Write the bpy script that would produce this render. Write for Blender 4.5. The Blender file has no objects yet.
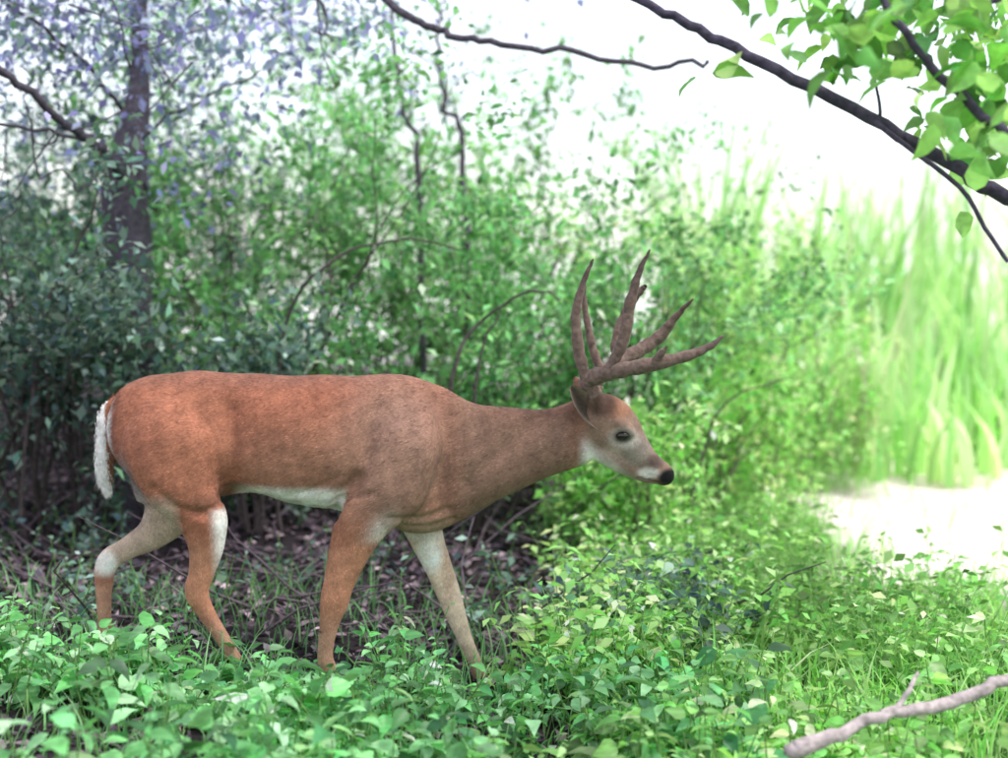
import bpy, math, random, bmesh
import numpy as np
from mathutils import Vector
random.seed(7); rng=np.random.default_rng(7)
scene=bpy.context.scene
# ---------------------------------------------------------------- camera
TILT=math.atan(0.4/5.0)
CAM=np.array([0,-5.0,1.34])
cam_d=bpy.data.cameras.new("camera"); cam=bpy.data.objects.new("camera",cam_d)
scene.collection.objects.link(cam); scene.camera=cam
cam.location=CAM; cam.rotation_euler=(math.pi/2-TILT,0,0)
cam_d.lens=36*1500/1008; cam_d.sensor_width=36; cam_d.clip_end=2000
cam_d.dof.use_dof=True; cam_d.dof.focus_distance=4.75; cam_d.dof.aperture_fstop=1.3
def at(px,py,d):
    F=np.array([0,math.cos(TILT),-math.sin(TILT)]);U=np.array([0,math.sin(TILT),math.cos(TILT)])
    return CAM+d*(F+np.array([(px-504)/1500,0,0])+(379-py)/1500*U)
# ---------------------------------------------------------------- ground fn
def sst(a,b,x):
    t=np.clip((x-a)/(b-a),0,1); return t*t*(3-2*t)
def gz(x,y):
    x=np.asarray(x,float);y=np.asarray(y,float)
    z=-0.12*sst(-1.0,0.1,x)
    z=z+0.02*np.sin(x*2.1+y*1.3)+0.015*np.sin(x*4.3-y*3.1+1)
    z=z+0.03*sst(0.6,2.5,y)*np.sin(x*1.1+2)+0.22*sst(.8,4,y)*sst(1.0,-1.0,x)
    return z
# ---------------------------------------------------------------- materials
def newmat(name):
    m=bpy.data.materials.new(name);m.use_nodes=True
    nt=m.node_tree;nt.nodes.clear();return m,nt
def N(nt,t,**k):
    n=nt.nodes.new(t)
    for a,b in k.items(): setattr(n,a,b)
    return n
def leafmat(name,trans=0.4,rough=0.45,spec=0.4,tint=(1.2,1.25,0.85),noise=False):
    m,nt=newmat(name);L=nt.links
    a=N(nt,'ShaderNodeAttribute',attribute_name="Col");src=a.outputs['Color']
    if noise:
        no=N(nt,'ShaderNodeTexNoise');no.inputs['Scale'].default_value=35;no.inputs['Detail'].default_value=2
        hs=N(nt,'ShaderNodeHueSaturation')
        mr=N(nt,'ShaderNodeMapRange');mr.inputs[1].default_value=.3;mr.inputs[2].default_value=.7;mr.inputs[3].default_value=.7;mr.inputs[4].default_value=1.3
        L.new(no.outputs['Fac'],mr.inputs[0]);L.new(mr.outputs[0],hs.inputs['Value']);L.new(src,hs.inputs['Color']);src=hs.outputs[0]
        p=N(nt,'ShaderNodeBsdfPrincipled');p.inputs['Roughness'].default_value=rough;p.inputs['Specular IOR Level'].default_value=spec
        L.new(src,p.inputs['Base Color'])
    else:
        p=N(nt,'ShaderNodeBsdfDiffuse');L.new(src,p.inputs['Color'])
    t=N(nt,'ShaderNodeBsdfTranslucent');mx=N(nt,'ShaderNodeMixShader');mx.inputs[0].default_value=trans
    mu=N(nt,'ShaderNodeVectorMath',operation='MULTIPLY');mu.inputs[1].default_value=tint
    L.new(src,mu.inputs[0]);L.new(mu.outputs[0],t.inputs['Color'])
    o=N(nt,'ShaderNodeOutputMaterial');L.new(p.outputs[0],mx.inputs[1]);L.new(t.outputs[0],mx.inputs[2]);L.new(mx.outputs[0],o.inputs[0])
    return m
def attrmat(name,rough=.8,spec=.2,nscale=60,bump=.3,bdist=.004,var=.25,sheen=0):
    m,nt=newmat(name);L=nt.links
    a=N(nt,'ShaderNodeAttribute',attribute_name="Col")
    tc=N(nt,'ShaderNodeTexCoord')
    no=N(nt,'ShaderNodeTexNoise');no.inputs['Scale'].default_value=nscale;no.inputs['Detail'].default_value=3
    L.new(tc.outputs['Object'],no.inputs['Vector'])
    hs=N(nt,'ShaderNodeHueSaturation');mr=N(nt,'ShaderNodeMapRange')
    mr.inputs[1].default_value=.3;mr.inputs[2].default_value=.7;mr.inputs[3].default_value=1-var;mr.inputs[4].default_value=1+var
    L.new(no.outputs['Fac'],mr.inputs[0]);L.new(mr.outputs[0],hs.inputs['Value']);L.new(a.outputs['Color'],hs.inputs['Color'])
    p=N(nt,'ShaderNodeBsdfPrincipled');p.inputs['Roughness'].default_value=rough;p.inputs['Specular IOR Level'].default_value=spec
    p.inputs['Sheen Weight'].default_value=sheen
    if bump>0:
        b=N(nt,'ShaderNodeBump');b.inputs['Strength'].default_value=bump;b.inputs['Distance'].default_value=bdist
        L.new(no.outputs['Fac'],b.inputs['Height']);L.new(b.outputs[0],p.inputs['Normal'])
    L.new(hs.outputs[0],p.inputs['Base Color'])
    o=N(nt,'ShaderNodeOutputMaterial');L.new(p.outputs[0],o.inputs[0]);return m
M_leaf=leafmat("leaf"); M_leaf_near=leafmat("leaf_near",.4,.4,.35,noise=True); M_grass=leafmat("grass_blade",.45)
M_bark=attrmat("bark",.9,.15,40,.8,.01,.35)
M_fur=attrmat("deer_fur",.85,.1,90,.4,.003,.15,.1)
M_velvet=attrmat("antler_velvet",.8,.15,70,.7,.004,.35,.1)
M_litter=attrmat("leaf_litter",.8,.2,50,0,.003,.3)
M_wet=attrmat("eye_nose",.15,.6,200,.2,.001,.05)
# ---------------------------------------------------------------- mesh utils
def mk(name,V,faces,mat,col=None,parent=None,smooth=False):
    V=np.asarray(V,np.float32)
    me=bpy.data.meshes.new(name)
    me.vertices.add(len(V));me.vertices.foreach_set("co",V.ravel())
    li=[];ls=[];off=0
    for F in faces:
        F=np.asarray(F,np.int32)
        if len(F)==0: continue
        li.append(F.ravel());ls.append(off+np.arange(len(F))*F.shape[1]);off+=F.size
    li=np.concatenate(li);ls=np.concatenate(ls).astype(np.int32)
    me.loops.add(len(li));me.loops.foreach_set("vertex_index",li)
    me.polygons.add(len(ls));me.polygons.foreach_set("loop_start",ls)
    me.update(calc_edges=True);me.validate()
    if smooth: me.polygons.foreach_set("use_smooth",np.ones(len(me.polygons),bool))
    if col is not None:
        col=np.asarray(col,np.float32)
        if col.ndim==1: col=np.tile(col,(len(V),1))
        c4=np.ones((len(V),4),np.float32);c4[:,:3]=np.clip(col,0,.9)
        a=me.color_attributes.new("Col",'FLOAT_COLOR','POINT');a.data.foreach_set("color",c4.ravel())
    me.materials.append(mat)
    o=bpy.data.objects.new(name,me);scene.collection.objects.link(o)
    if parent: o.parent=parent
    return o
def empty(name,loc=(0,0,0)):
    o=bpy.data.objects.new(name,None);scene.collection.objects.link(o);return o
def nrm(a): return a/np.maximum(np.linalg.norm(a,axis=-1,keepdims=True),1e-9)
LEAF5=(np.array([[0,0,0],[-.27,.45,.06],[0,.5,0],[.27,.45,.06],[0,1,-.1]]),np.array([[0,2,4,1],[0,3,4,2]]))
LEAFB=(np.array([[0,0,0],[-.22,.13,.07],[-.31,.34,.10],[-.17,.7,.03],[0,1,-.2],[.17,.7,.03],[.31,.34,.10],[.22,.13,.07],[0,.36,0],[0,.7,-.06]]),
       np.array([[0,8,2,1],[8,9,3,2],[0,7,6,8],[8,6,5,9]]),np.array([[9,4,3],[9,5,4]]))
def place(T,pos,fwd,up,s):
    fwd=nrm(fwd);r=nrm(np.cross(fwd,up));u=np.cross(r,fwd)
    s=np.asarray(s)[:,None,None]
    t=T[0]
    V=pos[:,None,:]+s*(t[None,:,0:1]*r[:,None]+t[None,:,1:2]*fwd[:,None]+t[None,:,2:3]*u[:,None])
    n,k=len(pos),len(t)
    Fs=[(f[None]+(np.arange(n)*k)[:,None,None]).reshape(-1,f.shape[1]) for f in T[1:]]
    return V.reshape(-1,3),Fs,k
def leaves(name,T,pos,fwd,up,s,col,mat,parent=None):
    V,Fs,k=place(T,pos,fwd,up,s)
    return mk(name,V,Fs,mat,np.repeat(col,k,axis=0),parent)
def tubes(paths,n=6,flatten=None):
    Vs=[];Fs=[];off=0
    for P,R in paths:
        P=np.asarray(P,float);R=np.asarray(R,float);m=len(P)
        T=nrm(np.gradient(P,axis=0))
        ref=np.array([0,1,0.]) if abs(T[:,1]).mean()<.8 else np.array([1.,0,0])
        A=nrm(np.cross(T,ref));B=np.cross(T,A)
        th=np.linspace(0,2*np.pi,n,endpoint=False)
        V=P[:,None]+R[:,None,None]*(np.cos(th)[None,:,None]*A[:,None]+np.sin(th)[None,:,None]*B[:,None])
        Vs.append(V.reshape(-1,3))
        i=np.arange(m-1)[:,None]*n;j=np.arange(n)[None];j2=(j+1)%n
        Fs.append(np.stack([i+j,i+j2,i+n+j2,i+n+j],-1).reshape(-1,4)+off);off+=m*n
    return np.concatenate(Vs),np.concatenate(Fs)
def smoothpath(pts,rad,k=6,wob=0):
    P=np.array(pts,float);R=np.array(rad,float);m=len(P)
    t=np.linspace(0,m-1,(m-1)*k+1)
    out=[];ro=[]
    for x in t:
        i=min(int(x),m-2);f=x-i
        p0=P[max(i-1,0)];p1=P[i];p2=P[i+1];p3=P[min(i+2,m-1)]
        out.append(.5*((2*p1)+(-p0+p2)*f+(2*p0-5*p1+4*p2-p3)*f*f+(-p0+3*p1-3*p2+p3)*f**3))
        ro.append(R[i]*(1-f)+R[i+1]*f)
    out=np.array(out)
    if wob: out[1:-1]+=rng.normal(0,wob,(len(out)-2,3))
    return out,np.array(ro)
def clump(p,f=1.0):
    return (np.sin(p[:,0]*3.1*f+1.3)*np.sin(p[:,2]*3.7*f+.4+p[:,1])+.6*np.sin(p[:,0]*7.3*f+p[:,1]*5.1)*np.sin(p[:,2]*8.1*f))*.6
def leafcol(n,pal,pos=None,jit=.25,f=1.0,ca=.45):
    pal=np.array(pal);w=rng.dirichlet(np.ones(len(pal))*.6,n)
    c=w@pal
    b=np.exp(rng.normal(0,jit,n))
    if pos is not None: b*=np.exp(ca*clump(pos,f))
    return c*b[:,None]
def randup(n,up=.8):
    v=nrm(rng.normal(0,1,(n,3)));v[:,2]=np.abs(v[:,2])+up;return nrm(v)
# ---------------------------------------------------------------- ground
def axis(a,b,n,far):
    core=np.linspace(a,b,n);g=np.geomspace(.3,far,28)
    return np.concatenate([a-g[::-1],core,b+g])
xs=axis(-5,7,170,600);ys=axis(-6,12,220,900)
X,Y=np.meshgrid(xs,ys);Z=gz(X,Y)+.012*np.sin(X*17+Y*9)*np.sin(Y*15-X*5)
Z=Z*sst(60,15,np.hypot(X,Y))
V=np.stack([X,Y,Z],-1).reshape(-1,3);nx=len(xs);ny=len(ys)
i=np.arange(ny-1)[:,None]*nx+np.arange(nx-1)[None]
F=np.stack([i,i+1,i+nx+1,i+nx],-1).reshape(-1,4)
x,y=V[:,0],V[:,1]
def sandw(x,y): return sst(1.2,2.0,x-.22*(y-3)+.25*np.sin(y*1.7+x)+.12*np.sin(y*5+x*3))*sst(.7,2.0,y)
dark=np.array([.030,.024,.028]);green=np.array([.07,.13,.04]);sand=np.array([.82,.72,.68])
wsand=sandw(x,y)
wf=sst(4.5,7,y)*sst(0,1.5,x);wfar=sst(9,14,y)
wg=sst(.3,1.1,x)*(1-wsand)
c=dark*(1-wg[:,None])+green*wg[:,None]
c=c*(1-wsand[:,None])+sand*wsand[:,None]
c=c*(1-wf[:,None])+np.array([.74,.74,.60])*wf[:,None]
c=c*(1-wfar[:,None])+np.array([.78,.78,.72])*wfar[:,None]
M_ground=attrmat("soil",.95,.1,9,.6,.02,.22)
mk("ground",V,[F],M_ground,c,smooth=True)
# ---------------------------------------------------------------- growth
def grow(base,dirn,length,rad,depth,paths,tips,spread=.6,grav=0.0,kids=(3,5),seg=6,droop=0):
    P=[np.array(base,float)];d=nrm(np.array(dirn,float))
    for k in range(seg):
        d=nrm(d+rng.normal(0,.13,3)+np.array([0,0,grav]))
        P.append(P[-1]+d*length/seg)
    R=np.linspace(rad,rad*.45,seg+1);paths.append((np.array(P),R))
    if depth==0:
        for k in range(2,seg+1): tips.append((P[k],d))
        return
    for q in range(random.randint(*kids)):
        k=random.randint(seg//3,seg)
        nd=nrm(d+rng.normal(0,spread,3)+np.array([0,0,.1-droop]))
        grow(P[k],nd,length*random.uniform(.45,.7),R[k]*.6,depth-1,paths,tips,spread,grav,kids,seg,droop)
def shrub(name,base,height,nst,pal,leafn,lsize,spr=.6,lean=.45,clus=.06,wood=(.10,.08,.08),depth=2,rad=.012,kids=(3,4)):
    root=empty(name);paths=[];tips=[]
    for k in range(nst):
        a=rng.uniform(0,2*np.pi);l=rng.uniform(.1,lean)
        grow(base+np.array([math.cos(a),math.sin(a),0])*rng.uniform(0,.15),(math.cos(a)*l,math.sin(a)*l,1),height*rng.uniform(.35,.8),rad*rng.uniform(.7,1.3),depth,paths,tips,spr,.03,kids)
    V,F=tubes(paths,4);mk("stems",V,[F],M_bark,wood,root,True)
    tp=np.array([t[0] for t in tips]);td=np.array([t[1] for t in tips])
    wt=np.exp(rng.normal(0,.9,len(tp)));wt/=wt.sum()
    idx=rng.choice(len(tp),leafn,p=wt)
    pos=tp[idx]+rng.normal(0,clus,(leafn,3));ok=pos[:,2]>gz(pos[:,0],pos[:,1])+.03;pos=pos[ok];idx=idx[ok]
    n=len(pos);fw=nrm(td[idx]*.4+rng.normal(0,.7,(n,3)))
    leaves("foliage",LEAF5,pos,fw,randup(n),lsize*rng.uniform(.55,1.5,n),leafcol(n,pal,pos,.42),M_leaf,root)
    return root
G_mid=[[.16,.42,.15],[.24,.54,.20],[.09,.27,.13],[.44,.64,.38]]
G_blue=[[.08,.17,.13],[.14,.27,.18],[.05,.08,.13],[.40,.50,.45]]  # shaded foliage: bluish shade painted into the leaf colour
G_bright=[[.27,.64,.15],[.38,.70,.20],[.17,.50,.13],[.60,.78,.42]]  # sunlit foliage: brightness of the open side painted into the leaf colour
G_viol=[[.26,.22,.66],[.42,.38,.80],[.16,.22,.34],[.24,.42,.22]]  # violet lens fringing against the sky painted into the leaf colour
def gb(px,d):
    p=at(px,379,d);return np.array([p[0],p[1],float(gz(p[0],p[1]))])
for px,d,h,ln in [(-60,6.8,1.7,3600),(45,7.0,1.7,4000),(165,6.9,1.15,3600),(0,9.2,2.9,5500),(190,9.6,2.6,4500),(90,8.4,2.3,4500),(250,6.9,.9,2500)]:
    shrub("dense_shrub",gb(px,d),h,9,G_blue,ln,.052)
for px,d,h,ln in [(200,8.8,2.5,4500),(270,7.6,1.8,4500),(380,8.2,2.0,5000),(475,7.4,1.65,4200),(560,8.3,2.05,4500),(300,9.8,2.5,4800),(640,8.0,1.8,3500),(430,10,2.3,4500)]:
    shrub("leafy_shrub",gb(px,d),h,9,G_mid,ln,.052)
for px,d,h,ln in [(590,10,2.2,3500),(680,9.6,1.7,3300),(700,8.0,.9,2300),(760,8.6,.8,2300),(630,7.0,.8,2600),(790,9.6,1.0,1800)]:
    shrub("sun_tinted_shrub",gb(px,d),h,8,G_bright,ln,.052,wood=(.2,.22,.14))  # stem colour lightened too, standing in for sunlight
ps=[smoothpath([at(*q) for q in l],np.linspace(r,r*.3,len(l)),6,.004) for l,r in [
 ([(440,520,6.6),(452,380,6.5),(478,325,6.5),(530,292,6.4),(560,300,6.4)],.011),
 ([(470,520,6.6),(478,370,6.5),(500,310,6.5)],.010),
 ([(270,500,6.8),(285,330,6.7),(330,262,6.6),(400,240,6.6),(460,250,6.6)],.010),
 ([(690,500,7.3),(720,410,7.2),(765,385,7.2),(800,378,7.2)],.006),
 ([(20,520,6.6),(40,330,6.5),(90,220,6.4),(100,150,6.4)],.010)]]
V,F=tubes(ps,6);mk("arching_stems",V,[F],M_bark,(.10,.08,.08),None,True)
# ---------------------------------------------------------------- left tree
def tree(name,pths,leafpos,lsize,pal,T=LEAF5,wood=(.10,.085,.11),up=.8,jit=.25,mat=None):
    root=empty(name)
    V,F=tubes(pths,8);mk("branches",V,[F],M_bark,wood,root,True)
    n=len(leafpos)
    leaves("foliage",T,leafpos,nrm(rng.normal(0,1,(n,3))+np.array([0,0,-.3])),randup(n,up),lsize*rng.uniform(.5,1.4,n),leafcol(n,pal,leafpos,jit),mat or M_leaf,root)
    return root
pts=[];tp=[]
b=gb(132,7.1)
trunk=[b-np.array([0,0,.1]),at(140,430,7.1),at(134,330,7.1),at(128,240,7.1),at(125,180,7.1),at(140,60,7.3),at(130,-200,7.6),at(150,-420,7.8)]
pts.append(smoothpath(trunk,[.10,.085,.085,.115,.11,.045,.035,.03]))
for pl,r in [([(124,180,7.0),(100,150,6.6),(60,120,6.3),(0,68,6.0),(-60,30,6)],.028),([(124,176,7.0),(90,140,6.7),(20,128,6.2),(-50,118,6.1)],.012),
             ([(125,150,7.2),(180,110,7.0),(260,70,6.8)],.010),([(130,120,7.2),(60,40,6.7),(-20,-10,6.3)],.014),([(100,160,6.7),(80,190,6.5),(60,170,6.4),(40,180,6.3)],.007),
             ([(130,-60,7.5),(260,-60,7),(400,8,6.6),(440,30,6.6),(480,40,6.5),(560,52,6.4),(640,64,6.4),(708,61,6.3)],.022),
             ([(100,-30,7.4),(220,-40,7),(300,-20,6.6),(330,30,6.5)],.014)]:
    P=[at(*q) for q in pl];pts.append(smoothpath(P,np.linspace(r,r*.4,len(P)),6,.009))
    for k in range(7 if len(pl)<7 else 0):
        q=pts[-1][0][rng.integers(2,len(pts[-1][0]))]
        sub=[];grow(q,rng.normal(0,1,3),.4,.005,1,sub,tp,.7,0,(2,3));pts+=sub
cl=[]
for (px,py,sx,sy,n) in [(50,20,80,40,1500),(190,25,60,35,800),(355,22,30,16,150),(30,110,70,40,350),(190,130,50,50,450),(100,-120,220,70,1500),(290,50,40,30,150)]:
    d=rng.normal(7.0,.5,n);a=rng.normal(px,sx,n);e=rng.normal(py,sy,n)
    cl.append(np.array([at(a[k],e[k],d[k]) for k in range(n)]))
tree("shade_tree",pts,np.concatenate(cl),.055,G_viol,jit=.35)
for px,top,d in [(395,20,8.0),(440,50,8.1)]:
    P=[gb(px+30,d),at(px+25,180,d),at(px+5,100,d),at(px-3,top,d),at(px+2,top-60,d)]
    ps=[smoothpath(P,[.018,.016,.014,.010,.005],6,.01)];t2=[]
    for k in range(7):
        grow(ps[0][0][rng.integers(8,22)],(rng.normal(),rng.normal(),1.2),.35,.004,0,ps,t2)
    p=np.array([t[0] for t in t2]);p=np.repeat(p,2,0)+rng.normal(0,.04,(len(p)*2,3))
    tree("sapling",ps,p,.045,G_viol)
# ---------------------------------------------------------------- right tree (trunk outside the frame)
pts=[];
trunk=[np.array([3.3,-.6,-.2]),np.array([3.25,-.6,1.2]),np.array([3.1,-.6,2.6]),np.array([3.2,-.5,5])]
pts.append(smoothpath(trunk,[.17,.14,.11,.07]))
br=[([(1400,330,4.4),(1200,262,4.3),(1008,196,4.2),(950,163,4.2),(870,118,4.2),(760,62,4.2),(690,26,4.2),(640,0,4.2),(560,-40,4.3)],.026,.010),
    ([(1008,262,4.1),(985,228,4.1),(960,188,4.1),(905,145,4.15),(870,118,4.2)],.006,.008),
    ([(1300,260,4.4),(1100,190,4.0),(1008,135,3.9),(940,75,3.9),(895,20,3.9),(870,-30,3.9)],.018,.009),
    ([(1100,-60,3.9),(1008,-5,3.9),(950,18,3.9)],.01,.005),
    ([(880,116,4.2),(878,92,4.2),(872,70,4.2)],.005,.003)]
for pl,r0,r1 in br:
    P=[at(*q) for q in pl];pts.append(smoothpath(P,np.linspace(r0,r1,len(P)),4 if r0<.007 else 6,.004 if r0>.007 else .001))
lp=[]
for (px,py,sx,sy,n) in [(935,35,48,28,90),(990,80,26,40,75),(900,5,55,12,50),(1060,60,50,90,120),(900,-80,150,40,200),(825,70,16,10,10),(985,145,22,16,30),(928,128,14,8,9),(705,75,10,6,3),(850,18,40,18,36)]:
    d=rng.normal(4.1,.25,n);a=rng.normal(px,sx,n);e=rng.normal(py,sy,n)
    lp.append(np.array([at(a[k],e[k],d[k]) for k in range(n)]))
tree("overhanging_tree",pts,np.concatenate(lp),.085,[[.20,.55,.10],[.35,.68,.15],[.08,.28,.10],[.50,.72,.28]],LEAFB,(.10,.08,.13),.3,.4,M_leaf_near)
# ---------------------------------------------------------------- reeds
k=5;tt=np.linspace(0,1,k)
def blades(name,pos,h,w,lean,pal,mat,jit=.2):
    n=len(pos);az=rng.uniform(0,2*np.pi,n);side=np.stack([np.cos(az),np.sin(az),0*az],-1);fw=np.stack([-np.sin(az),np.cos(az),0*az],-1)
    V=np.zeros((n,2*k,3))
    for q,t in enumerate(tt):
        wd=(.5*(1-t**2.2)+.02)*w
        c=pos+fw*(lean*h*t**2)[:,None]+np.array([0,0,1])*(h*(t-.3*lean*t**3))[:,None]
        V[:,2*q]=c-side*wd[:,None];V[:,2*q+1]=c+side*wd[:,None]
    f=np.array([[2*q,2*q+1,2*q+3,2*q+2] for q in range(k-1)])
    F=(f[None]+(np.arange(n)*2*k)[:,None,None]).reshape(-1,4)
    return mk(name,V.reshape(-1,3),[F],mat,np.repeat(leafcol(n,pal,pos,jit),2*k,axis=0))
def region(n,pxa,pxb,da,db):
    d=np.sqrt(rng.uniform(da**2,db**2,n));px=rng.uniform(pxa,pxb,n);x=(px-504)/1500*d;y=d-5
    return np.stack([x,y,gz(x,y)],-1)
cc=np.concatenate([region(66,670,1300,11,20),region(22,780,1150,10,12)]);P_=[];H_=[];Lx=[]
for qi,q in enumerate(cc):
    m_=rng.integers(12,34);hh=rng.uniform(1.1,3.2) if qi<66 else rng.uniform(.5,1.5)
    P_.append(q+np.stack([rng.normal(0,.2,m_),rng.normal(0,.2,m_),np.zeros(m_)],-1));H_.append(hh*rng.uniform(.5,1.1,m_));Lx.append(rng.uniform(.1,.55,m_))
p=np.concatenate(P_);n=len(p)
blades("reed_clumps",p,np.concatenate(H_),rng.uniform(.05,.10,n),np.concatenate(Lx),[[.42,.76,.28],[.60,.84,.44],[.32,.64,.26],[.85,.86,.66]],M_grass,.15)
# low grass right
p=region(13000,600,1150,4.0,10)
p=p[rng.uniform(0,1,len(p))>sandw(p[:,0],p[:,1])*.985];n=len(p)
blades("grass",p,rng.uniform(.06,.28,n),rng.uniform(.005,.012,n),rng.uniform(.2,1.0,n),G_bright,M_grass)
p=region(1500,-60,620,3.3,6);n=len(p)
blades("grass",p,rng.uniform(.06,.25,n),rng.uniform(.004,.008,n),rng.uniform(.2,1,n),G_mid,M_grass)
# ---------------------------------------------------------------- herbs
def herbs(name,base,h,lsz,pairs,pal,T=LEAFB,jit=.22,mat=None,lean=.22,stem=(.14,.26,.08),sr=1,f=1.2,ca=.45):
    root=empty(name);pos=[];fw=[];up=[];sz=[];pa=[]
    for b,hh,ls in zip(base,h,lsz):
        d=nrm(np.array([rng.normal(0,lean),rng.normal(0,lean),1]));top=b+d*hh
        pa.append((np.array([b,b+d*hh*.5+rng.normal(0,.01,3),top]),np.array([.003,.0025,.0015])*sr))
        a0=rng.uniform(0,np.pi)
        for q in range(pairs):
            t=.3+.7*(q+1)/pairs if pairs>1 else 1
            for s in (0,1):
                if rng.uniform()<.12: continue
                a=a0+q*1.57+s*np.pi+rng.normal(0,.35)
                o=np.array([math.cos(a),math.sin(a),rng.uniform(-.8,.6)])
                pos.append(b+d*hh*t+o*ls*.12);fw.append(o);sz.append(ls*(1.15-.5*t)*rng.uniform(.7,1.3))
                up.append([rng.normal(0,.55),rng.normal(0,.55),1])
    V,F=tubes(pa,4);mk("stems",V,[F],M_bark,stem,root)
    pos=np.array(pos)
    leaves("foliage",T,pos,np.array(fw),np.array(up),np.array(sz),leafcol(len(pos),pal,pos,jit,f,ca),mat or M_leaf,root)
G_fg=[[.15,.50,.14],[.24,.62,.22],[.06,.26,.11],[.46,.74,.44]]
def patchy(p,th,f=1.): 
    v=np.sin(p[:,0]*4.1*f+p[:,1]*2.3)+np.sin(p[:,0]*1.9*f-p[:,1]*5.2+2)+.7*np.sin(p[:,0]*9*f+p[:,1]*8)
    return p[v+rng.normal(0,.5,len(p))>th]
def hcap(p,h):
    # trampled shorter growth along the line where the deer walks
    d=np.minimum.reduce([np.hypot((p[:,0]-a)/.17,(p[:,1]-b)/.42) for a,b in [(-.07,-.1),(-.56,-.35),(-.88,-.35),(-1.36,-.15)]])
    return h*(.25+.75*sst(.5,1.5,d))
p=patchy(region(1000,-60,760,3.3,4.6),.1);n=len(p);sc=np.exp(rng.normal(0,.35,n))
herbs("broadleaf_undergrowth",p,hcap(p,rng.uniform(.05,.30,n)),np.clip(.085*sc,.035,.17),3,G_fg,mat=M_leaf_near,jit=.45,ca=.6)
p=region(330,-40,640,4.2,4.9);n=len(p)
herbs("broadleaf_undergrowth",p,hcap(p,rng.uniform(.06,.34,n)),rng.uniform(.035,.09,n),4,G_fg,mat=M_leaf_near,jit=.45,lean=.35)
p=patchy(region(900,480,1100,3.3,5.2),0);n=len(p)
herbs("broadleaf_undergrowth",p,hcap(p,rng.uniform(.06,.28,n)),np.clip(.07*np.exp(rng.normal(0,.35,n)),.03,.15),3,G_bright,mat=M_leaf_near,jit=.42,ca=.7)
p=patchy(region(2900,560,1000,4.7,8.4),-.6,1.4);p=p[sandw(p[:,0],p[:,1])<.3];n=len(p)
herbs("meadow_herbs",p,rng.uniform(.08,.42,n),rng.uniform(.04,.09,n),4,G_bright,LEAF5,lean=.4,stem=(.25,.45,.15),sr=.6,jit=.42,f=.8,ca=.7)
p=region(170,590,730,5.0,6.0);n=len(p);herbs("shade_tinted_herbs",p,rng.uniform(.1,.35,n),rng.uniform(.05,.09,n),4,G_blue,LEAFB,lean=.35,jit=.4)  # bluish palette paints a patch of leafy shadow
p=patchy(region(380,-60,640,5.2,7.5),0);n=len(p);herbs("shade_tinted_herbs",p,rng.uniform(.06,.3,n),rng.uniform(.04,.08,n),4,G_blue,LEAF5,lean=.4,jit=.3)
# ---------------------------------------------------------------- leaf litter & twigs
p=region(13000,-80,740,3.6,9.5);n=len(p);p[:,2]+=rng.uniform(.005,.03,n)
leaves("leaf_litter",LEAF5,p,nrm(rng.normal(0,1,(n,3))*[1,1,.35]),randup(n,1),rng.uniform(.03,.07,n),
       leafcol(n,[[.09,.06,.08],[.16,.11,.14],[.04,.035,.06],[.36,.28,.30]],None,.5),M_litter)
ps=[]
for b in region(240,-40,700,5.3,8.5):
    a=rng.uniform(0,6.28);l=rng.uniform(.2,.8)
    d=np.array([math.cos(a),math.sin(a),rng.uniform(0,.8)])
    P=np.array([b+d*l*t+np.array([0,0,.02]) for t in np.linspace(0,1,5)])+rng.normal(0,.015,(5,3));ps.append((P,np.linspace(.007,.002,5)))
V,F=tubes(ps,4);mk("dead_twigs",V,[F],M_bark,(.13,.10,.12),None,True)
P,R=smoothpath([at(788,752,3.75),at(800,748,3.75),at(850,730,3.8),at(895,712,3.85),at(950,702,3.95),at(1008,680,4.0),at(1100,660,4.1)],[.012,.026,.017,.016,.019,.017,.013],6,.004)
P2,R2=smoothpath([at(895,712,3.85),at(910,690,3.87),at(918,672,3.9)],[.009,.007,.004],5,.003)
V,F=tubes([(P,R),(P2,R2)],8);mk("fallen_branch",V,[F],M_bark,(.45,.38,.38),None,True)
# ================================================================= DEER
deer=empty("white_tailed_deer")
def D(px,py,y=0): return np.array([(px-504)/300,y,.94+(379-py)/300])
def loft(secs,n=28):
    Vs=[];m=len(secs)
    for c in secs: Vs.append(c)
    V=np.concatenate(Vs);i=np.arange(m-1)[:,None]*n;j=np.arange(n)[None];j2=(j+1)%n
    F=[tuple(f) for f in np.stack([i+j,i+j2,i+n+j2,i+n+j],-1).reshape(-1,4)]
    F.append(tuple(range(n))[::-1]);F.append(tuple(range((m-1)*n,m*n)));return V,F
def interp(st,k=5):
    st=np.array(st,float);P,_=smoothpath(st,np.ones(len(st)),k);return P
th=np.linspace(0,2*np.pi,28,endpoint=False)
parts=[]
st=[(108,408,436,.035),(118,392,462,.09),(135,381,486,.135),(158,373,500,.15),(200,371,500,.145),(245,374,495,.145),(290,374,505,.17),(340,376,512,.172),(380,374,525,.16),(412,375,535,.14),(440,386,532,.11),(472,402,516,.088),(512,409,495,.073),(552,407,477,.062),(585,398,466,.055),(600,402,455,.045)]
secs=[]
for a,t,b,w in interp(st):
    c=(t+b)/2;h=(b-t)/600
    cs,sn=np.cos(th),np.sin(th)
    yy=np.sign(cs)*np.abs(cs)**.92*w*(1-.12*sn)
    zz=np.sign(sn)*np.abs(sn)**.95*h
    o=D(a,c);secs.append(np.stack([np.full(28,o[0]),yy,o[2]+zz],-1))
parts.append(loft(secs))
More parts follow.
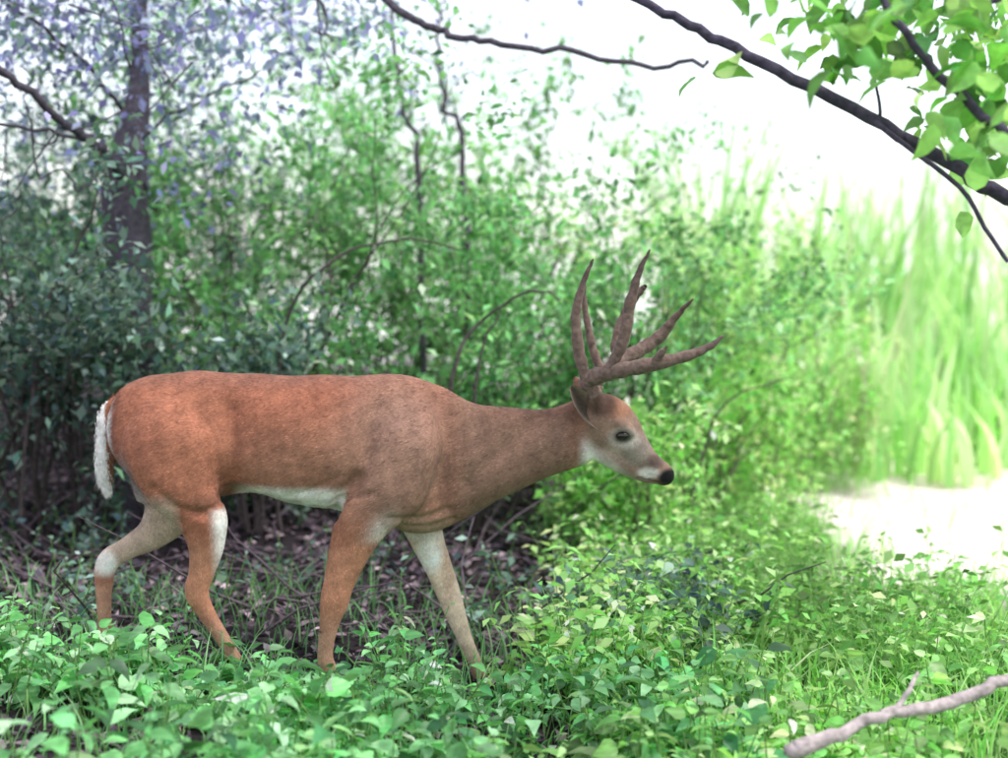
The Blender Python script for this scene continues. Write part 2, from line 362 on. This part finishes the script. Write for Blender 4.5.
def limb(st,k=5):
    P=interp(st,k)
    C=np.array([D(p[0],p[1],p[2]) for p in P]);T=nrm(np.gradient(C,axis=0))
    T=nrm(T*np.array([1,.5,1]))
    A=nrm(np.cross(T,np.array([0,1,0.])));B=np.array([0,1,0.])
    secs=[C[i]+P[i,3]*np.cos(th)[:,None]*A[i]+P[i,4]*np.sin(th)[:,None]*B for i in range(len(C))]
    return loft(secs)
# near hind
parts.append(limb([(174,396,-.085,.07,.05),(174,432,-.110,.155,.095),(186,475,-.125,.13,.09),(204,508,-.125,.092,.065),(210,540,-.125,.062,.045),(205,568,-.125,.043,.032),(200,588,-.125,.041,.028),(210,610,-.125,.030,.022),(226,636,-.125,.025,.02),(236,655,-.125,.027,.022),(248,668,-.125,.02,.02)]))
# far hind
parts.append(limb([(165,420,.06,.1,.07),(158,455,.09,.14,.09),(158,490,.10,.125,.07),(160,515,.10,.098,.055),(143,540,.10,.06,.04),(115,557,.10,.040,.03),(94,572,.10,.040,.027),(90,600,.10,.030,.022),(90,635,.10,.024,.02),(91,648,.10,.026,.022),(100,658,.10,.02,.02)]))
# near fore
parts.append(limb([(420,398,-.06,.05,.04),(412,436,-.11,.12,.08),(392,480,-.13,.12,.075),(366,515,-.13,.09,.06),(352,545,-.13,.070,.045),(341,578,-.13,.052,.036),(336,598,-.13,.048,.034),(331,620,-.13,.033,.024),(327,645,-.13,.027,.021),(328,660,-.13,.029,.023),(338,674,-.13,.021,.021)]))
# far fore
parts.append(limb([(410,470,.06,.1,.07),(414,510,.085,.085,.06),(424,545,.09,.060,.045),(436,575,.09,.048,.036),(447,604,.09,.042,.032),(453,622,.09,.037,.03),(463,650,.09,.028,.021),(474,676,.09,.025,.02),(480,692,.09,.027,.022),(490,702,.09,.021,.02)]))
# head
parts.append(limb([(578,410,0,.05,.04),(590,416,0,.088,.062),(604,424,0,.100,.072),(617,434,0,.088,.07),(630,446,0,.066,.055),(643,458,0,.050,.041),(654,468,0,.044,.036),(663,475,0,.042,.036),(670,480,0,.032,.028),(674,483,0,.014,.012)]))
parts.append(limb([(590,440,0,.03,.04),(603,450,0,.045,.05),(622,462,0,.036,.04),(645,476,0,.026,.028),(657,483,0,.016,.02)]))
for s in (-1,1):
    parts.append(limb([(608,418,s*.045,.02,.02),(620,424,s*.06,.024,.02),(632,434,s*.055,.015,.014)]))
    parts.append(limb([(600,420,s*.035,.03,.03),(595,398,s*.045,.028,.028),(592,386,s*.052,.026,.026)]))
V=[];F=[];off=0
for v,f in parts:
    V+=[tuple(q) for q in v];F+=[tuple(i+off for i in g) for g in f];off+=len(v)
me=bpy.data.meshes.new("tmp");me.from_pydata(V,[],F);me.update()
tmp=bpy.data.objects.new("tmp",me);scene.collection.objects.link(tmp)
bm=bmesh.new();bm.from_mesh(me);bmesh.ops.recalc_face_normals(bm,faces=bm.faces);bm.to_mesh(me);bm.free()
m=tmp.modifiers.new("r",'REMESH');m.mode='VOXEL';m.voxel_size=.0075
m=tmp.modifiers.new("s",'SMOOTH');m.factor=.5;m.iterations=6
dg=bpy.context.evaluated_depsgraph_get();ev=bpy.data.meshes.new_from_object(tmp.evaluated_get(dg))
bpy.data.objects.remove(tmp)
nv=len(ev.vertices);co=np.zeros(nv*3,np.float32);ev.vertices.foreach_get("co",co);co=co.reshape(-1,3)
no=np.zeros(nv*3,np.float32);ev.vertices.foreach_get("normal",no);no=no.reshape(-1,3)
rel=.005*np.sin(co[:,0]*23+co[:,2]*9)*np.sin(co[:,2]*17-co[:,0]*6)
qx=504+300*co[:,0];qy=379-(co[:,2]-.94)*300
def crease(pts,wd,dp):
    pts=np.array(pts,float);best=np.full(len(qx),1e9)
    for a,b in zip(pts[:-1],pts[1:]):
        ab=b-a;t=np.clip(((qx-a[0])*ab[0]+(qy-a[1])*ab[1])/(ab@ab),0,1)
        best=np.minimum(best,np.hypot(qx-a[0]-ab[0]*t,qy-a[1]-ab[1]*t))
    return -dp*np.exp(-(best/wd)**2)
side=(co[:,1]<0)
CR=[([(236,405),(238,440),(232,480),(240,500)],10,.020),([(228,490),(255,497),(300,502)],4,.011),([(362,470),(345,490),(335,512)],6,.018),
    ([(378,405),(370,440),(360,480)],10,.016),([(395,512),(420,516),(450,508)],4,.011),([(400,524),(430,526),(455,518)],3,.010),([(335,500),(355,490),(375,486)],3,.010),([(440,395),(448,440),(440,500)],9,.014),
    ([(165,480),(185,500),(215,508)],5,.010),([(530,425),(500,450),(470,480)],8,.008),([(205,505),(222,500),(238,490)],3,.008),([(290,492),(320,484),(345,470)],4,.006),([(575,415),(582,440),(580,462)],6,.008)]
for pts,wd,dp in CR: rel=rel+crease(pts,wd,dp)*side
rel*=sst(.40,.5,co[:,2]);co=co+no*rel[:,None]
for s in (-1,1):
    e=D(622,435,s*.068);dd=np.linalg.norm(co-e,axis=1);co=co-no*(.008*np.exp(-(dd/.022)**2))[:,None]
def furcol(co,no):
    x=504+300*co[:,0];y=379-(co[:,2]-.94)*300;n=len(co)
    def L(a,b,w): return a*(1-w[:,None])+np.array(b)*w[:,None]
    def bl(cx,cy,rx,ry,soft=.5): return sst(1+soft,1-soft,np.hypot((x-cx)/rx,(y-cy)/ry))
    c=np.tile(np.array([.35,.135,.082]),(n,1))
    c=L(c,[.23,.105,.075],bl(240,372,170,14)*.7)
    c=L(c,[.31,.195,.15],bl(400,450,55,78,.6)*.8)
    c=L(c,[.33,.18,.12],bl(320,470,80,45,.7)*.6)
    c=L(c,[.25,.145,.105],sst(425,475,x)*sst(610,560,x))
    c=L(c,[.17,.09,.065],sst(434,405,y)*sst(450,500,x)*.8)
    c=L(c,[.40,.165,.10],bl(195,440,40,55,.8)*.6)
    c=L(c,[.13,.06,.05],bl(113,442,7,34)*.6)
    c=L(c,[.18,.085,.06],bl(215,497,16,9,.6)*.5)
    # belly
    dn=sst(-.10,-.6,no[:,2]);c=L(c,[.88,.83,.77],dn*sst(225,250,x)*sst(410,370,x)*sst(478,490,y)*sst(545,530,y))
    c=L(c,[.44,.29,.21],sst(500,530,y)*sst(380,400,x)*sst(465,440,x)*(y<548)*.8)
    leg=sst(520,550,y)
    c=L(c,[.46,.21,.13],leg*(x<400)*(x>180))
    c=L(c,[.40,.25,.18],sst(600,640,y)*.7)
    far=(co[:,1]>.03)
    w=(x<190)*sst(482,506,y)*sst(592,575,y)*sst(195,175,x);c=L(c,[.56,.42,.33],w*.95)
    c=L(c,[.88,.82,.76],bl(94,571,12,12))
    c=L(c,[.50,.27,.18],(x<130)*sst(585,600,y))
    c=L(c,[.26,.22,.22],bl(126,492,15,36,.5)*.85)
    c=L(c,[.90,.86,.82],sst(214,228,x)*sst(262,250,x)*sst(500,508,y)*sst(608,568,y)*.97)
    w=far*(x>395)*sst(530,548,y);c=L(c,[.74,.58,.44],w*sst(690,650,y)*.95)
    c=L(c,[.90,.84,.76],far*bl(427,562,13,18)*1.)
    c=L(c,[.50,.32,.22],far*bl(447,575,7,34)*.6)
    c=L(c,[.78,.68,.60],bl(420,541,26,5))
    c=L(c,[.90,.87,.85],sst(120,107,x)*(y>395)*(y<500))
    # throat + head
    hd=sst(578,592,x)
    c=L(c,[.27,.175,.13],hd)
    c=L(c,[.36,.17,.10],bl(620,404,16,12)*.8)
    c=L(c,[.08,.045,.035],bl(603,403,13,14)*.95)
    c=L(c,[.32,.265,.235],bl(637,450,15,15)*.8)
    c=L(c,[.60,.54,.50],bl(623,437,14,10)*.7)
    c=L(c,[.05,.035,.03],bl(622,435,9.5,6.5)*.95)
    c=L(c,[.86,.82,.78],sst(575,590,x)*sst(18,36,(y-440)*.74-(x-610)*.62+10)*.9)
    c=L(c,[.42,.33,.28],bl(612,452,11,8,.7)*.6)
    c=L(c,[.80,.75,.71],bl(649,473,10,6)*.8)
    c=L(c,[.10,.07,.065],bl(656,462,8,7)*.75)
    c=L(c,[.012,.012,.014],bl(671,479,12,10,.25))
    c=L(c,[.88,.85,.82],bl(650,489,10,4))
    c=L(c,[.05,.03,.025],sst(1.6,.5,np.abs((y-481)-.25*(x-655)))*(x>636)*(x<668)*.8)
    hoof=(((x<130)|((x>215)&(x<260)))&(y>655))|((x>300)&(x<360)&(y>665))|((x>460)&(y>692)&(x<510))
    c=L(c,[.02,.018,.018],hoof*1.)
    nz=1+.12*np.sin(x*.21+y*.13)*np.sin(y*.19-x*.07)+.09*np.sin(x*.06+1)*np.sin(y*.09);return c*nz[:,None]
c=furcol(co,no)
ev.calc_loop_triangles();tr=np.zeros(len(ev.loop_triangles)*3,np.int32);ev.loop_triangles.foreach_get("vertices",tr);tr=tr.reshape(-1,3)
mk("body",co,[tr],M_fur,c,deer,True)
A=co[tr[:,0]];B=co[tr[:,1]];C=co[tr[:,2]];fn=nrm(np.cross(B-A,C-A));ar=np.linalg.norm(np.cross(B-A,C-A),axis=1);ar/=ar.sum()
NF=100000
ti=rng.choice(len(tr),NF,p=ar);u=rng.uniform(0,1,(NF,2));fl=u.sum(1)>1;u[fl]=1-u[fl]
P=A[ti]+(B-A)[ti]*u[:,:1]+(C-A)[ti]*u[:,1:];nn=nrm(no[tr[ti]].mean(1)*.3+fn[ti])
px=504+300*P[:,0];py=379-(P[:,2]-.94)*300
fd=np.tile(np.array([-1,0,-.45]),(NF,1));lg=sst(500,540,py)[:,None];fd=fd*(1-lg)+np.array([0,0,-1.])*lg
hm=(px>585);fd[hm]=[-.75,0,.55]
fd=fd+rng.normal(0,.22,(NF,3));fd=nrm(fd-nn*(fd*nn).sum(1,keepdims=True))
ln=rng.uniform(.007,.015,NF);ln[hm]*=.4;ln[py>540]*=.6
ln[(px<125)&(py<500)]*=2
w=nrm(np.cross(nn,fd))*.0009
tip=P+(fd+nn*rng.uniform(.05,.22,(NF,1)))*ln[:,None]
V=np.stack([P-w,P+w,tip],1).reshape(-1,3)
fc=furcol(P,nrm(no[tr[ti]].mean(1)))*np.exp(rng.normal(0,.25,NF))[:,None]
mk("fur",V,[np.arange(NF*3).reshape(-1,3)],M_litter,np.repeat(fc,3,axis=0),deer)
# tail
tv,tf=limb([(122,402,0,.03,.03),(110,412,0,.034,.034),(105,430,0,.030,.034),(102,455,0,.026,.03),(101,475,0,.02,.022),(104,492,0,.006,.008)])
tvv=np.array(tv);xx=504+300*tvv[:,0];tc=np.where((xx>106)[:,None],np.array([.34,.14,.08]),np.array([.9,.87,.85]))
q=[f for f in tf if len(f)==4];mk("tail",tvv,[np.array(q)],M_fur,tc,deer,True)
NT=4000;bi=rng.integers(0,len(tvv),NT);bp=tvv[bi]+rng.normal(0,.004,(NT,3));fd=nrm(np.array([0,0,-1])+rng.normal(0,.2,(NT,3)))
wv=np.tile([.0009,0.0006,0],(NT,1));V=np.stack([bp-wv,bp+wv,bp+fd*rng.uniform(.015,.03,(NT,1))],1).reshape(-1,3)
mk("tail_fur",V,[np.arange(NT*3).reshape(-1,3)],M_litter,np.repeat(tc[bi],3,axis=0),deer)
def ear(name,base,tip,open_dir,w,ci,co_):
    base=np.array(base);tip=np.array(tip);ax=tip-base;L_=np.linalg.norm(ax);ax=ax/L_
    od=np.array(open_dir,float);od=nrm(od-ax*(od@ax));sd=np.cross(ax,od)
    na,nb=12,9;V=[];col=[]
    for lay in (0,1):
        for i in range(na):
            t=i/(na-1)
            ww=w*max(0.02,(math.sin(math.pi*min(t*.78+.16,1)))**.8)
            for j in range(nb):
                a=(j/(nb-1)-.5)*2*1.25
                p=base+ax*L_*t+sd*math.sin(a)*ww+od*(-(math.cos(a))*ww*.8+ (0 if lay==0 else -.004))
                V.append(p);cq=np.array(ci if (lay==0) else co_)
                if lay==0: cq=cq*(.2+.8*abs(math.sin(a))**3)
                elif j in (0,nb-1): cq=cq+np.array([.25,.22,.20])
                col.append(cq)
    F=[]
    for lay in (0,1):
        o=lay*na*nb
        for i in range(na-1):
            for j in range(nb-1): F.append([o+i*nb+j,o+i*nb+j+1,o+(i+1)*nb+j+1,o+(i+1)*nb+j])
    m_=na*nb
    for i in range(na-1):
        for j in (0,nb-1): F.append([i*nb+j,(i+1)*nb+j,m_+(i+1)*nb+j,m_+i*nb+j])
    for j in range(nb-1): F.append([(na-1)*nb+j,(na-1)*nb+j+1,m_+(na-1)*nb+j+1,m_+(na-1)*nb+j])
    mk(name,np.array(V),[np.array(F)],M_fur,np.array(col),deer,True)
ear("ear_near",D(604,424,-.055),D(571,384,-.12),(.9,-.75,-.2),.040,(.36,.26,.21),(.20,.10,.07))
ear("ear_far",D(600,410,.055),D(578,382,.15),(.6,.8,0),.034,(.4,.32,.28),(.20,.10,.07))
def ball(name,c,r,col,mat,sc=(1,1,1)):
    a=np.linspace(0,np.pi,12);b=np.linspace(0,2*np.pi,16,endpoint=False)
    V=np.array([[math.sin(p)*math.cos(q),math.sin(p)*math.sin(q),math.cos(p)] for p in a for q in b])*r*np.array(sc)+np.array(c)
    i=np.arange(11)[:,None]*16;j=np.arange(16)[None];j2=(j+1)%16
    mk(name,V,[np.stack([i+j,i+16+j,i+16+j2,i+j2],-1).reshape(-1,4)],mat,np.array(col),deer,True)
for s,nm in ((-1,"eye_near"),(1,"eye_far")):
    ball(nm,D(622,434,s*.0655),.0175,(.012,.008,.006),M_wet,(1.25,.8,.8))
# antlers
def AD(l): return [D(a,b,y) for a,b,y in l]
ant=[]
def tine(l,r):
    P,R=smoothpath(AD(l),r,8,.0008);R=R*(1+.06*np.sin(np.arange(len(R))*1.3)+rng.normal(0,.03,len(R)));ant.append((P,R))
tine([(594,394,-.05),(587,380,-.06),(596,374,-.09),(615,368,-.13),(645,361,-.17),(680,353,-.17),(704,344,-.14),(719,334,-.10)],[.028,.030,.028,.026,.024,.018,.012,.003])
tine([(586,380,-.07),(578,350,-.075),(575,312,-.08),(583,280,-.07),(592,259,-.06)],[.018,.020,.016,.010,.003])
tine([(606,369,-.12),(620,338,-.14),(627,300,-.14),(635,272,-.13),(646,250,-.11)],[.017,.020,.018,.011,.003])
tine([(647,361,-.17),(655,350,-.2),(660,343,-.21)],[.014,.012,.004])
tine([(596,390,.05),(600,378,.06),(622,364,.12),(650,350,.17),(668,336,.17),(682,317,.15),(697,300,.11)],[.026,.026,.024,.025,.021,.012,.003])
tine([(604,374,.07),(595,352,.08),(588,320,.08),(585,292,.08),(588,270,.07)],[.016,.015,.011,.008,.003])
tine([(620,366,.12),(620,340,.15),(631,312,.16),(642,294,.15),(649,287,.14)],[.016,.017,.016,.014,.007])
V,F=tubes(ant,12);px=504+300*V[:,0];py=379-(V[:,2]-.94)*300
t=np.clip(sst(320,262,py)[:,None]*.75+sst(680,712,px)[:,None]*.6,0,1)
c=np.array([.185,.125,.105])*(1-t)+np.array([.06,.042,.042])*t
mk("antlers",V,[F],M_velvet,c,deer,True)
# ---------------------------------------------------------------- light : bright hazy daylight
w=bpy.data.worlds.new("World");scene.world=w;w.use_nodes=True;nt=w.node_tree
bg=nt.nodes['Background'];sky=nt.nodes.new('ShaderNodeTexSky');sky.sky_type='NISHITA';sky.sun_disc=False
SD=nrm(np.array([.55,-.22,1.0]));el=math.asin(SD[2]);rot=math.atan2(SD[0],SD[1])
sky.sun_elevation=el;sky.sun_rotation=rot;sky.dust_density=1;sky.air_density=1.0;sky.ozone_density=1
nt.links.new(sky.outputs[0],bg.inputs[0]);bg.inputs[1].default_value=.11
haze=nt.nodes.new('ShaderNodeBackground');haze.inputs[0].default_value=(1,.99,1,1);haze.inputs[1].default_value=.98
add=nt.nodes.new('ShaderNodeAddShader');out=[n for n in nt.nodes if n.type=='OUTPUT_WORLD'][0]
nt.links.new(bg.outputs[0],add.inputs[0]);nt.links.new(haze.outputs[0],add.inputs[1]);nt.links.new(add.outputs[0],out.inputs[0])
sl=bpy.data.lights.new("sun",'SUN');so=bpy.data.objects.new("sun",sl);scene.collection.objects.link(so)
sl.energy=2.8;sl.angle=math.radians(10);sl.color=(1,.95,.88)
so.rotation_euler=Vector(-SD).to_track_quat('-Z','Y').to_euler()
scene.view_settings.view_transform='Standard';scene.view_settings.look='None';scene.view_settings.exposure=0
